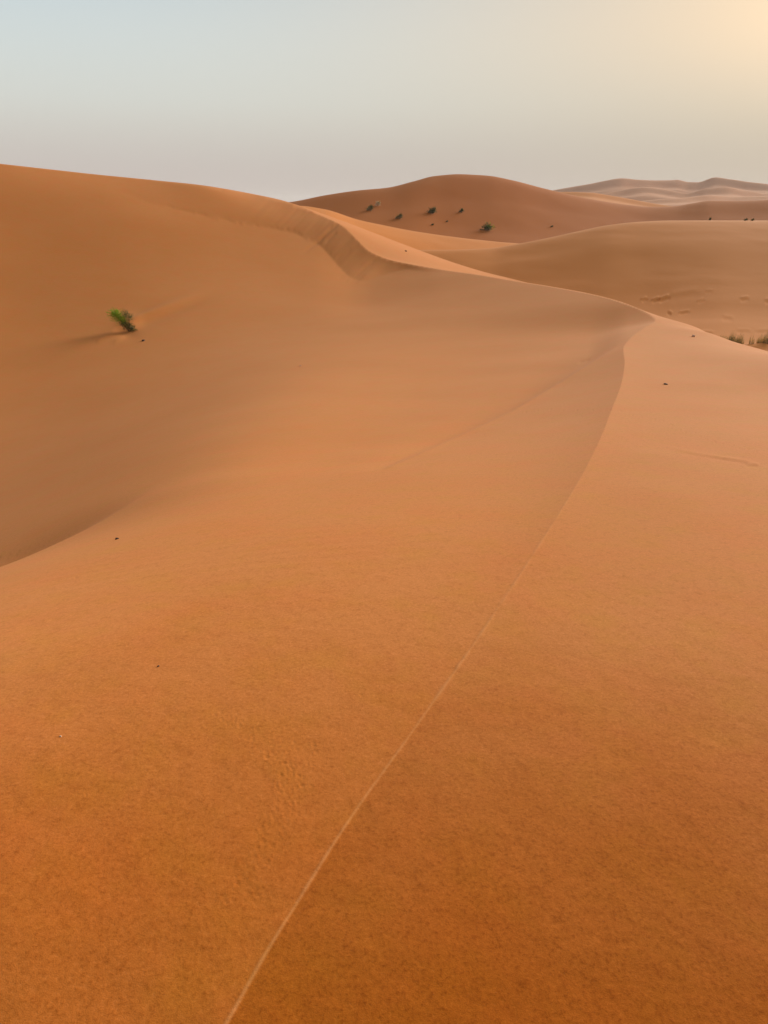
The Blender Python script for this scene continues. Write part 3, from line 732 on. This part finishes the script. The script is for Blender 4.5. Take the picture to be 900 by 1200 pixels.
# brink of the near slope: a faint raised edge with a shallow trough beyond
ex = [380, 450, 500, 550, 600, 660, 700, 722, 734]
ey = [572, 550, 528, 505.5, 482, 446, 421, 408, 403]
dl = np.interp(PX, ex, ey) - PY
es = smooth(400, 560, PX) * smooth(736, 690, PX) * vis_lee * (rr > 7)
dlp = np.maximum(dl, 0)
dz += es * (.012 * np.exp(-((dl + 1) / 3.0) ** 2) - .022 * dlp * np.exp(-dlp / (9 + 7 * smooth(500, 700, PX))))
def break_edge(line, sel, amp, length, up, down):
    """past a line on the ground (its left side) the sand falls away more steeply, then eases out again"""
    E = catmull(line, 8)
    em = np.where(sel)[0]
    bd = np.full(len(em), 1e9)
    sd_ = np.zeros(len(em))
    ft = np.zeros(len(em))
    for k in range(len(E) - 1):
        a, b = E[k, :2], E[k + 1, :2]
        ab = b - a
        qx, qy = xf[em] - a[0], yf[em] - a[1]
        t = np.clip((qx * ab[0] + qy * ab[1]) / (ab @ ab), 0, 1)
        ex_, ey_ = qx - t * ab[0], qy - t * ab[1]
        d2 = ex_ * ex_ + ey_ * ey_
        cl = d2 < bd
        bd[cl] = d2[cl]
        sd_[cl] = np.sign(ab[0] * qy[cl] - ab[1] * qx[cl])
        ft[cl] = (k + t[cl]) / (len(E) - 1)
    de = np.sqrt(bd) * sd_
    dz[em] -= np.where(de > 0, amp * de * np.exp(-de / length), 0) * smooth(down[0], down[1], ft) * smooth(up[0], up[1], ft)


# the near slope breaks off sharply above the hidden hollow at the left
break_edge([W(-330, 800, 4.4), W(-150, 735, 5.2), W(0, 676, 6.1), W(70, 642, 6.9), W(140, 608, 8.0), W(200, 590, 9.4), W(270, 574, 10.8)],
           (rr > 3) & (rr < 16) & lee & (AZ.ravel() > R(-70)) & (AZ.ravel() < R(5)), .34, 1.9, (0, .1), (.86, .45))
# small hollow by the spur end
t, d = seg(PX, PY, (679, 419), (692, 416))
dz -= .02 * np.exp(-(d / 1.2) ** 2) * smooth(-.2, .2, t) * smooth(1.1, .8, t) * vis_lee
# raised trail on the windward side
for a, b, h, w in (((768, 520), (888, 545), .0035, 1.3), ((822, 530), (880, 542), .003, 1.0), ((872, 541), (889, 546), .006, 1.3)):
    t, d = seg(PX, PY, a, b)
    bend = 1.2 * np.sin(t * 5)
    dz += h * np.exp(-((d + bend) / w) ** 2) * smooth(-.02, .45, t) * smooth(1.03, .95, t) * vis_w
    dz -= h * .4 * np.exp(-((d + bend + 3) / w) ** 2) * smooth(-.02, .45, t) * smooth(1.03, .95, t) * vis_w


def dimple(px, py, rp, h, mask):
    global dz
    mm = mask & (np.abs(PX - px) < 4 * rp) & (np.abs(PY - py) < 4 * rp)
    dd = ((PX[mm] - px) ** 2 + ((PY[mm] - py) * 1.3) ** 2) / rp ** 2
    dz[mm] += -h * np.exp(-dd) + .45 * h * np.exp(-((np.sqrt(dd) - 1.7) / .6) ** 2)


# beetle trail, foreground left
path = catmull([(262, 838), (290, 855), (318, 880), (338, 905), (336, 935), (322, 975), (300, 1015), (278, 1060)], 12)
for k, (qx, qy) in enumerate(path):
    sc_ = 1 + (qy - 838) / 300
    for side in (-1, 1):
        if random.random() < .86:
            dimple(qx + side * (4 + 7 * random.random()) * sc_ + random.uniform(-5, 5), qy + random.uniform(-5, 5), random.uniform(1.5, 2.3) * sc_, .0005 * random.uniform(.4, 1.2), vis_lee)
for k in range(34):
    dimple(random.uniform(322, 372), random.uniform(868, 932), 2.2, .0006, vis_lee)
path = catmull([(610, 492), (660, 489), (722, 489), (765, 499), (800, 512), (830, 522), (862, 532), (898, 541)], 7)
for k, (qx, qy) in enumerate(path):
    if k % 2:
        dimple(qx + random.uniform(-2, 2), qy - 8 + random.uniform(-2, 2), 1.3, .0045, vis_w | vis_lee)
for k in range(16):
    dimple(random.uniform(60, 900), random.uniform(620, 1000), random.uniform(1.4, 2.2), .0007, vis_lee | vis_w)
# faint ripples low on the near slip side
rip = np.sin((yf * 1.0 - xf * .25) * 42 + 3.0 * vnoise(xf * 1.2, yf * 1.2, 21))
dz += .0004 * rip * smooth(.0, .6, vnoise(xf * .8 + 3, yf * .8, 22) + .3) * smooth(2.3, 3.2, rr) * smooth(6, 4.2, rr) * lee
# irregular hand-sized unevenness
dz += .0007 * vnoise(xf * 17, yf * 17, 31) * smooth(5, 2, rr) + .0003 * vnoise(xf * 47, yf * 47, 32) * smooth(3.5, 1.2, rr)
dz += .007 * vnoise(xf * .35, yf * .35, 33) * smooth(6, 18, rr)
Z = Z + dz
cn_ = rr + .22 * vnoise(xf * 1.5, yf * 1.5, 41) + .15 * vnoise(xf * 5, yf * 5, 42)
fore_shade = np.where(lee, .66 * smooth(3.4, .9, cn_), .86 * smooth(3.2, .95, cn_)) * smooth(0, .007, dmin)  # painted darkening that grows towards the camera, stronger on the windward side
Z = Z.reshape(X.shape)
near_ob = grid_mesh('sand_dune', X, Y, Z, sand_near, {'loose_sand': np.clip(bead * .17 * wob, 0, 1), 'foreground_shade': fore_shade})
ne = len(near_ob.data.edges)
ev = np.empty(ne * 2, np.int32)
near_ob.data.edges.foreach_get('vertices', ev)
ev = ev.reshape(-1, 2)
sf_ = snapped.ravel()
sh_ = near_ob.data.attributes.new('sharp_edge', 'BOOLEAN', 'EDGE')
sh_.data.foreach_set('value', sf_[ev[:, 0]] & sf_[ev[:, 1]] & (rr[ev[:, 0]] < 28))
tag(near_ob, 'nearest orange dune with a winding sharp crest and a steep hollow on its left', kind='structure')


# ------------------------------------------------------------------ dunes behind: lofted along bearings
def loft(name, label, cols, mat, ncol=420, nseg=26, noise_amp=0., nscale=.05, seed=0, marks=()):
    """cols: (px, [(s, py or None, z or None), ...]) stations from front to back; smooth both ways"""
    xs = np.array([c[0] for c in cols], float)
    K = len(cols[0][1])
    S = np.zeros((len(cols), K))
    H = np.zeros((len(cols), K))
    for i, (px, st_) in enumerate(cols):
        for k, (s, py, z) in enumerate(st_):
            S[i, k] = s
            if z is None:
                z = (-SP + (CY - py) / F_PX * CP) * s
            H[i, k] = z

    def pch(x, xp, fp):
        h = np.diff(xp)
        d = np.diff(fp) / h
        mm = np.zeros(len(xp))
        for i in range(1, len(xp) - 1):
            if d[i - 1] * d[i] > 0:
                w1, w2 = 2 * h[i] + h[i - 1], h[i] + 2 * h[i - 1]
                mm[i] = (w1 + w2) / (w1 / d[i - 1] + w2 / d[i])
        mm[0], mm[-1] = d[0], d[-1]
        i = np.clip(np.searchsorted(xp, x) - 1, 0, len(xp) - 2)
        t = (x - xp[i]) / h[i]
        return ((2 * t ** 3 - 3 * t ** 2 + 1) * fp[i] + (t ** 3 - 2 * t ** 2 + t) * h[i] * mm[i] + (-2 * t ** 3 + 3 * t ** 2) * fp[i + 1] + (t ** 3 - t ** 2) * h[i] * mm[i + 1])
    px = np.linspace(xs[0], xs[-1], ncol)
    kern = np.hanning(13)
    kern /= kern.sum()

    def sm(v):
        return np.convolve(np.pad(v, 6, mode='edge'), kern, 'valid')
    Sc = np.stack([sm(pch(px, xs, S[:, k])) for k in range(K)], 1)
    Hc = np.stack([pch(px, xs, H[:, k]) for k in range(K)], 1)
    tt = np.linspace(0, K - 1, (K - 1) * nseg + 1)
    ss = np.zeros((len(tt), ncol))
    zz = np.zeros_like(ss)
    for c in range(ncol):
        ss[:, c] = pch(tt, np.arange(K, dtype=float), Sc[c])
        zz[:, c] = pch(ss[:, c], Sc[c], Hc[c])
    xx = (px[None] - CX) / F_PX * ss
    yy = (ss + zz * SP) / CP
    if noise_amp:
        zz = zz + noise_amp * vnoise(xx * nscale, yy * nscale * 1.3, seed) + noise_amp * .4 * vnoise(xx * nscale * 2.7, yy * nscale * 3, seed + 1)
    if marks:
        qx, qy, qd = project(xx, yy, zz)
        for a, b, h, w in marks:
            t, d = seg(qx, qy, a, b)
            e = smooth(-.05, .25, t) * smooth(1.08, .8, t) * (qd < 80)
            zz = zz + h * e * (np.exp(-(d / w) ** 2) - .8 * np.exp(-((d + 2.2 * w) / (1.4 * w)) ** 2))
    ob = grid_mesh(name, xx, yy, zz, mat)
    tag(ob, label, kind='structure')
    return ob


# rounded mound on the right, its foot in the grassy hollow
m1 = []
for px, sf, top_s, top_y in ((380, 70, 88, 300), (440, 70, 90, 297), (490, 68, 94, 293.5), (540, 64, 99, 293), (575, 62, 103, 291.5), (605, 60, 106, 287), (640, 58, 109, 280),
                             (680, 55, 113, 271), (715, 52, 117, 264), (750, 50, 121, 260), (800, 46, 125, 258.3), (850, 43, 128, 258), (900, 41, 131, 258), (1000, 37, 134, 258), (1200, 34, 136, 262)):
    top_s = sf + (top_s - sf) * .66
    zt = (-SP + (CY - top_y) / F_PX * CP) * top_s
    low = -8.9 if px < 700 else -8.9 + .6 * min(1, (px - 700) / 150)
    k = 1.0 if px > 700 else max(0.25, (px - 400) / 300)
    m1.append((px, [(sf - 22, None, low + .1), (sf - 6, None, low), (sf + (top_s - sf) * .22, None, low + .25), (sf + (top_s - sf) * .48, None, low + .25 + (zt - low) * .28),
                    (sf + (top_s - sf) * .74, None, low + (zt - low) * .74), (top_s, None, zt), (top_s + 14, None, zt - 1.6), (top_s + 40, None, -9.5)]))
mid_ob = loft('sand_dune.001', 'broad rounded tan dune right of centre behind the winding crest', m1, sand_mid, 700, 44, .05, .12, 5, marks=(
    ((751, 351), (758, 348), .07, 1.3), ((763, 352), (772, 348), .09, 1.3), ((771, 351), (784, 345.5), .10, 1.5), ((782, 346), (818, 338), .035, 3.0),
    ((783, 364), (788, 367), .06, 1.2), ((795, 366), (808, 363.5), .06, 1.1), ((817, 353), (824, 349), .04, 1.2), ((826, 341), (834, 339), .03, 1.2),
    ((867, 349.5), (877, 347.5), .07, 1.3), ((896, 351.5), (906, 350), .08, 1.4), ((846, 370), (860, 372), .03, 1.6), ((820, 388), (836, 389), .05, 1.5),
    ((862, 386), (880, 386.5), .04, 1.2), ((884, 387), (902, 386), .04, 1.2), ((868, 407), (905, 404), .12, 2.4)))

m2 = []
for px, s, y in ((250, 92, 250), (320, 94, 243), (350, 96, 241), (380, 98, 245), (420, 102, 257.5), (450, 106, 264), (480, 110, 270), (520, 115, 276.5), (560, 120, 281), (605, 126, 285), (660, 132, 289), (760, 138, 296)):
    zt = (-SP + (CY - y) / F_PX * CP) * s
    m2.append((px, [(s - 30, None, -10.2), (s - 16, None, zt * .5 - 4.9), (s - 7, None, zt - .75), (s, None, zt), (s + 6, None, zt - 1.0), (s + 22, None, -11)]))
low_ob = loft('sand_dune.002', 'low narrow dune rib between the lit crest and the brown dune', m2, sand_mid, 300, 18, .04, .1, 6)

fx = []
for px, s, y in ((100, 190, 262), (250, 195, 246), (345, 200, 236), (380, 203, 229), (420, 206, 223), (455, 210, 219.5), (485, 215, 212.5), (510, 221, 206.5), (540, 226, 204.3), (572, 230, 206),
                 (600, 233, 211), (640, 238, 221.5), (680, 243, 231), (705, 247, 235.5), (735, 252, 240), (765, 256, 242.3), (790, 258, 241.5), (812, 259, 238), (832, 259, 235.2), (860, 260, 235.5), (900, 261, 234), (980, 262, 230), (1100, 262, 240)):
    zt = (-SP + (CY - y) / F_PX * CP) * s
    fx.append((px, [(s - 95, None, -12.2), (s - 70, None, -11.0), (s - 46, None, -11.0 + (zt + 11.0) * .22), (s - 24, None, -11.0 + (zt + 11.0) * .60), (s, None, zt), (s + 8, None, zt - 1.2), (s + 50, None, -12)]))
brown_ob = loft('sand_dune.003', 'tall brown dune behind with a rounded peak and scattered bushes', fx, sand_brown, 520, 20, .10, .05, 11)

gx = []
for px, s, y in ((560, 420, 250), (640, 430, 227), (660, 434, 225), (690, 440, 225.5), (715, 446, 229), (740, 452, 233.5), (770, 458, 239), (800, 462, 243), (860, 470, 250)):
    zt = (-SP + (CY - y) / F_PX * CP) * s
    gx.append((px, [(s - 80, None, -12), (s - 52, None, zt - 6.5), (s - 40, None, zt - 4.4), (s - 16, None, zt - 2.6), (s, None, zt), (s + 20, None, zt - 3), (s + 70, None, -12)]))
loft('sand_dune.004', 'thin distant dune with a pale lit foot beside the brown peak', gx, sand_mid, 200, 16, .15, .03, 12)

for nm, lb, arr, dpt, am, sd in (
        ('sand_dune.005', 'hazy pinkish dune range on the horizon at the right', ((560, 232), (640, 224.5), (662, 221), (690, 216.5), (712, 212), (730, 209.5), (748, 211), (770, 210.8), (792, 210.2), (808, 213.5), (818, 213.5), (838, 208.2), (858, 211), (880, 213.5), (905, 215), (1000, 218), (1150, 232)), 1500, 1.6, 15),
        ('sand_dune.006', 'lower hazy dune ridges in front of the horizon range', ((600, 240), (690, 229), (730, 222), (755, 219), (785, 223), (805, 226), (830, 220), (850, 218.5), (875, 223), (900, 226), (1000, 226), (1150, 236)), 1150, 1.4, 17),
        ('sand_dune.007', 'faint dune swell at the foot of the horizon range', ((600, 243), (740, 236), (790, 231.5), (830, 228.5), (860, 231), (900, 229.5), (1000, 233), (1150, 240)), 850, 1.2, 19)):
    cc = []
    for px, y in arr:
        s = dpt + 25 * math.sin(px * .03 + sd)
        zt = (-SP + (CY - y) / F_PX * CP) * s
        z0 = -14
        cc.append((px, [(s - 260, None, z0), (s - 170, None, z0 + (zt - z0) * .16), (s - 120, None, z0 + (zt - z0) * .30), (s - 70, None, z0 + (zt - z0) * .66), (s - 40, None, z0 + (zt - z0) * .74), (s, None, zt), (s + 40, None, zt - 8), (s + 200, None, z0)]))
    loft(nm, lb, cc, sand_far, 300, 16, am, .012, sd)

# the desert floor, out to the horizon
g = np.concatenate([-np.geomspace(6400, 30, 40), np.linspace(-20, 20, 5), np.geomspace(30, 6400, 40)])
GX, GY = np.meshgrid(g, g)
GR = np.hypot(GX, GY)
GZ = -12.5 + 1.2 * vnoise(GX * .01, GY * .01, 51) * smooth(150, 400, GR)
desert = grid_mesh('desert_ground', GX, GY, GZ, sand_mid)
tag(desert, kind='structure')
bpy.context.view_layer.update()


# ------------------------------------------------------------------ plants and stones
def hit(px, py, ob):
    d = Vector(W(px, py, 1)).normalized()
    ok_, loc, n, _ = ob.ray_cast(Vector((0, 0, 0)), d, distance=9000)
    if not ok_:
        return hit(px, py + 1, ob)
    return loc, n


def blades(n, spread, height, lean, width, seed, wind=(0, 0), seg_=3, splay=1.0):
    """tapered curved blades rising from a base patch; every blade is a thin three-sided spike"""
    rnd = random.Random(seed)
    V, F = [], []
    for _ in range(n):
        a = rnd.uniform(0, 2 * math.pi)
        rr_ = spread * math.sqrt(rnd.random())
        x0, y0 = rr_ * math.cos(a), rr_ * math.sin(a)
        a2 = a + rnd.gauss(0, .7)
        h = height * rnd.uniform(.4, 1.0) * (1 - .62 * (rr_ / spread) ** 2)
        ln = lean * rnd.uniform(.3, 1.2) * splay
        pts_ = []
        for k in range(seg_ + 1):
            t = k / seg_
            pts_.append(Vector((x0 + math.cos(a2) * ln * t ** 1.6 + wind[0] * t * t * h, y0 + math.sin(a2) * ln * t ** 1.6 + wind[1] * t * t * h, -.03 + h * (t - .22 * t * t * min(1, ln / h)))))
        b0 = len(V)
        for k, p in enumerate(pts_[:-1]):
            w = width * (1 - .75 * k / seg_)
            for q in range(3):
                aa = a2 + q * 2.094
                V.append(p + Vector((math.cos(aa) * w, math.sin(aa) * w, 0)))
        V.append(pts_[-1])
        for k in range(seg_ - 1):
            for q in range(3):
                q2 = (q + 1) % 3
                F.append((b0 + k * 3 + q, b0 + k * 3 + q2, b0 + k * 3 + 3 + q2, b0 + k * 3 + 3 + q))
        tip = len(V) - 1
        k = seg_ - 1
        for q in range(3):
            F.append((b0 + k * 3 + q, b0 + k * 3 + (q + 1) % 3, tip))
    return V, F


def needles(n, radius, length, width, seed, lift=.35, flat=.8):
    """an open ragged tuft: thin bent spikes growing outwards from points scattered through a small volume"""
    rnd = random.Random(seed)
    V, F = [], []
    for _ in range(n):
        d = Vector((rnd.gauss(0, 1), rnd.gauss(0, 1), rnd.gauss(0, 1) * flat + lift)).normalized()
        o = Vector((rnd.gauss(0, .42), rnd.gauss(0, .42), rnd.gauss(0, .42) * flat)) * radius
        L_ = length * rnd.uniform(.4, 1.15)
        m_ = o + d * L_ * .55
        tip = m_ + (d + Vector((rnd.gauss(0, .25), rnd.gauss(0, .25), rnd.gauss(-.1, .25)))) * L_ * .45
        side = d.cross(Vector((0, 0, 1)))
        side = (side if side.length > .05 else Vector((1, 0, 0))).normalized() * width
        up = side.cross(d).normalized() * width
        b0 = len(V)
        for p, w in ((o, .8), (m_, 1.0)):
            for q in (side, (up - side) * .5 + up * .3, -side * .5 - up):
                V.append(p + q * w)
        V.append(tip)
        for q in range(3):
            q2 = (q + 1) % 3
            F.append((b0 + q, b0 + q2, b0 + 3 + q2, b0 + 3 + q))
            F.append((b0 + 3 + q, b0 + 3 + q2, b0 + 6))
    return V, F


def branch(a, b, r, seed):
    rnd = random.Random(seed)
    V, F = [], []
    a, b = Vector(a), Vector(b)
    n = 6
    for k in range(n + 1):
        t = k / n
        p = a.lerp(b, t) + Vector((rnd.uniform(-1, 1), rnd.uniform(-1, 1), rnd.uniform(-1, 1))) * r * 1.2 * (0 < k < n)
        for q in range(5):
            aa = q * 1.2566
            V.append(p + Vector((math.cos(aa), math.sin(aa), 0)) * r * (1 - .6 * t))
    for k in range(n):
        for q in range(5):
            q2 = (q + 1) % 5
            F.append((k * 5 + q, k * 5 + q2, k * 5 + 5 + q2, k * 5 + 5 + q))
    return V, F


def plant(name, label, cat, loc, parts, group=None, rot=0):
    e = bpy.data.objects.new(name, None)
    link(e)
    e.location = loc
    e.rotation_euler = (0, 0, rot)
    e.empty_display_size = .2
    tag(e, label, cat, group)
    for pn, mat, off, args in parts:
        V, F = {'n': needles, 'b': branch}.get(args[0], None)(*args[1:]) if isinstance(args[0], str) else blades(*args)
        V = [v + Vector(off) for v in V]
        poly_mesh(pn, V, F, mat, e)
    return e


# the green bush blown over on the left slope
loc, nn = hit(149, 388, near_ob)
sc1 = loc.length / 867 / 1.0                       # metres per picture pixel there
u = sc1
chain = [(-11, 17, 4.4, 'g'), (-8, 14, 4.8, 'g'), (-5, 10.5, 4.6, 'g'), (-2, 7, 4.2, 'd'), (1.5, 3.5, 3.8, 'd'), (5, 0.5, 3.4, 'd'), (8, -3.5, 2.8, 'd'), (9.5, -6, 2.2, 'd'), (1, 16.5, 3.6, 'o'), (4, 13, 3.2, 'o')]
bush_parts = []
for k, (ox, oz, rad_, c) in enumerate(chain):
    m_ = {'g': leaf_green, 'd': leaf_dark, 'o': leaf_olive}[c]
    n_ = {'g': 190, 'd': 140, 'o': 110}[c]
    bush_parts.append(('foliage', m_, (ox * u, 0, (oz + 1.5) * u), ('n', n_, rad_ * 1.25 * u, rad_ * 1.25 * u, .15 * u, 100 + k)))
bush_parts += [('stem', wood_dark, (0, 0, 0), ('b', (9 * u, 0, -6.5 * u), (-9 * u, 0, 16 * u), .9 * u, 7)),
               ('stem', wood_dark, (0, 0, 0), ('b', (2 * u, 0, 2 * u), (4 * u, .1, 15 * u), .6 * u, 8)),
               ('dry_blades', leaf_dry, (5 * u, 0, 3 * u), ('n', 60, 3.4 * u, 5 * u, .14 * u, 131))]
plant('desert_bush', 'small bright green bush leaning on the lower left dune slope with a sand drift behind', 'bush', loc, bush_parts)

# bushes on the brown dune
GB = 'bushes on the brown dune'
for px, py, w, h, kind, lab, sd in (
        (434, 247, 10, 8, 'olive', 'grey-green bush leftmost on the brown dune, below a pale dead one', 1),
        (443, 241.5, 8, 7, 'pale', 'pale dead bush on the brown dune, highest of the left pair', 2),
        (468, 256.5, 11, 7, 'olive', 'rounded dark bush on the brown dune just above the low dune rib', 3),
        (507, 250.5, 14, 9, 'dark', 'spreading dark bush in the middle of the brown dune slope', 4),
        (541, 249, 6, 6, 'dark', 'small compact dark bush alone below the brown peak', 5),
        (569, 270, 17, 9, 'green', 'largest and greenest bush on the brown dune, lowest and furthest right', 6),
        (507, 264, 4, 2.5, 'dark', 'tiny dark shrub below the spreading bush on the brown dune', 7),
        (524, 260, 3, 2, 'dark', 'tiniest shrub, a dark speck on the middle of the brown dune', 8),
        (647, 266, 4, 2, 'dark', 'low dark shrub at the right foot of the brown dune', 9),
        (832, 258.5, 2, 4.5, 'dark', 'narrow upright dark shrub on the skyline of the rounded dune', 10),
        (874, 258.6, 5, 2.6, 'dark', 'low dark shrub on the rounded dune skyline, left of its twin', 11),
        (882, 258.8, 5, 2.6, 'olive', 'low olive shrub at the far right of the rounded dune skyline', 12)):
    ob = brown_ob if py < 300 and px < 800 else None
    if ob is None:
        x, y, z = W(px, py, 99)
        ok_, loc, nn, _ = mid_ob.ray_cast(Vector((x, y, 50)), Vector((0, 0, -1)))
    else:
        loc, nn = hit(px, py, ob)
    u = loc.length / 867
    mats = {'olive': (leaf_olive, leaf_dark), 'pale': (leaf_pale, leaf_dry), 'dark': (leaf_dark, leaf_olive), 'green': (leaf_dark, leaf_green)}[kind]
    n = int(20 + 11 * w)
    if kind == 'green':
        parts = [('foliage', mats[0], (2 * u, 0, 2.6 * u), ('n', 240, .30 * w * u, 4.2 * u, .17 * u, sd)),
                 ('foliage', mats[1], (4 * u, 0, 3.4 * u), ('n', 90, .24 * w * u, 3.4 * u, .15 * u, sd + 5)),
                 ('foliage', leaf_dark, (-5 * u, 0, -.3 * u), ('n', 70, 2.4 * u, 2.2 * u, .16 * u, sd + 9))]
    else:
        parts = [('foliage', mats[0], (0, 0, .30 * h * u), ('n', n, .26 * w * u, .42 * h * u, .16 * u, sd)),
                 ('foliage', mats[1], (.10 * w * u, 0, .48 * h * u), ('n', n // 2, .15 * w * u, .38 * h * u, .15 * u, sd + 50)),
                 ('foliage', mats[0], (-.28 * w * u, 0, .16 * h * u), ('n', n // 3, .16 * w * u, .26 * h * u, .15 * u, sd + 60))]
    parts.append(('stem', wood_dark, (0, 0, 0), ('b', (0, 0, -.1 * h * u), (.05 * w * u, 0, .5 * h * u), .3 * u, sd + 90)))
    plant('desert_bush', lab, 'bush', loc, parts, GB if px < 700 else 'shrubs on the rounded dune skyline')

# dry grass in the hollow at the right
GG = 'dry grass tufts in the hollow'
for px, py, w, h, n, mat, lab, sd in (
        (846, 399, 12, 8, 60, leaf_dry, 'sparse straw tuft where the bright slope ends, leftmost of the grass', 31),
        (857, 401, 11, 10, 110, leaf_olive, 'dense olive grass tuft, darkest of those in the hollow', 32),
        (866, 404, 9, 12, 80, leaf_olive, 'tall olive grass tuft right beside the darkest one', 33),
        (880, 403, 6, 10, 30, leaf_dry, 'thin straw tuft standing alone between the two grass patches', 34),
        (891, 402, 9, 10, 60, leaf_dry, 'straw grass tuft near the right edge of the hollow', 35),
        (899, 402, 9, 14, 70, leaf_olive, 'olive grass tuft cut by the right edge of the picture', 36)):
    loc, nn = hit(px, py, mid_ob)
    u = loc.length / 867
    plant('grass_tuft', lab, 'grass tuft', loc, [
        ('blades', mat, (0, 0, 0), (n, .42 * w * u, h * 1.5 * u, .14 * w * u, .11 * u, sd, (0, 0), 3)),
        ('blades', leaf_dry, (0, 0, 0), (n, .5 * w * u, h * 1.15 * u, .16 * w * u, .11 * u, sd + 40, (.1, 0), 3))], GG)


def pebble(name, label, cat, px, py, ob, size_px, mat, sx=1., sz=.7, seed=0):
    loc, nn = hit(px, py, ob)
    u = loc.length / 867
    rnd = random.Random(seed)
    size_px *= .85
    import bmesh
    bm = bmesh.new()
    bmesh.ops.create_icosphere(bm, subdivisions=2, radius=1)
    for v in bm.verts:
        f = 1 + rnd.uniform(-.16, .16)
        v.co = Vector((v.co.x * f * sx, v.co.y * f * .8, v.co.z * f * sz)) * size_px * .5 * u
    me = bpy.data.meshes.new(name)
    bm.to_mesh(me)
    bm.free()
    me.materials.append(mat)
    o = link(bpy.data.objects.new(name, me))
    o.location = loc + Vector((0, 0, size_px * .12 * u))
    o.rotation_euler = (0, 0, rnd.uniform(0, 3))
    tag(o, label, cat, 'loose bits lying on the sand')


pebble('pebble', 'tiny black pebble on the near slope at the left, below the spur edge', 'pebble', 137, 632, near_ob, 4.2, stone_dark, 1.2, .8, 1)
pebble('pebble', 'minute dark pebble in the left foreground, lower of the two dark ones', 'pebble', 185.5, 781, near_ob, 3.0, stone_dark, 1.2, .8, 2)
pebble('pebble', 'dark flat pebble on the bright windward slope right of the crest', 'pebble', 780, 450.5, near_ob, 4.5, stone_dark, 1.5, .5, 3)
pebble('pebble', 'pale round pebble on the bright slope near the tip of the crest', 'pebble', 812.5, 394.5, near_ob, 4.5, stone_pale, 1.1, .8, 4)
pebble('pebble', 'reddish brown pebble beside the foot of the green bush', 'pebble', 168, 399.5, near_ob, 4.0, stone_dark, 1.3, .7, 5)
pebble('pebble', 'small dark pebble on the distant lit wedge of sand', 'pebble', 475.5, 294.5, near_ob, 2.6, stone_dark, 1.5, .6, 6)
pebble('pebble', 'pale pebble on the middle of the left dune slope', 'pebble', 352, 429, near_ob, 2.6, stone_pale, 1.2, .7, 7)
pebble('pebble', 'pale chip of shell in the left foreground sand', 'pebble', 71, 863, near_ob, 2.8, stone_pale, 1.2, .5, 8)

# ------------------------------------------------------------------ air
me = bpy.data.meshes.new('haze')
xh, y0h, y1h, z0h, z1h = 6500, -6500, 6500, -16, 62
V = [(x, y, z) for z in (z0h, z1h) for y in (y0h, y1h) for x in (-xh, xh)]
me.from_pydata(V, [], [(0, 2, 3, 1), (4, 5, 7, 6), (0, 1, 5, 4), (2, 6, 7, 3), (0, 4, 6, 2), (1, 3, 7, 5)])
hz = link(bpy.data.objects.new('haze', me))
hm = bpy.data.materials.new('haze_air')
hm.use_nodes = True
hm.node_tree.nodes.clear()
ho = hm.node_tree.nodes.new('ShaderNodeOutputMaterial')
hv = hm.node_tree.nodes.new('ShaderNodeVolumePrincipled')
hv.inputs['Color'].default_value = (.93, .90, .88, 1)
hv.inputs['Density'].default_value = HAZE
hv.inputs['Anisotropy'].default_value = .1
hm.node_tree.links.new(hv.outputs[0], ho.inputs['Volume'])
me.materials.append(hm)
tag(hz, kind='stuff')
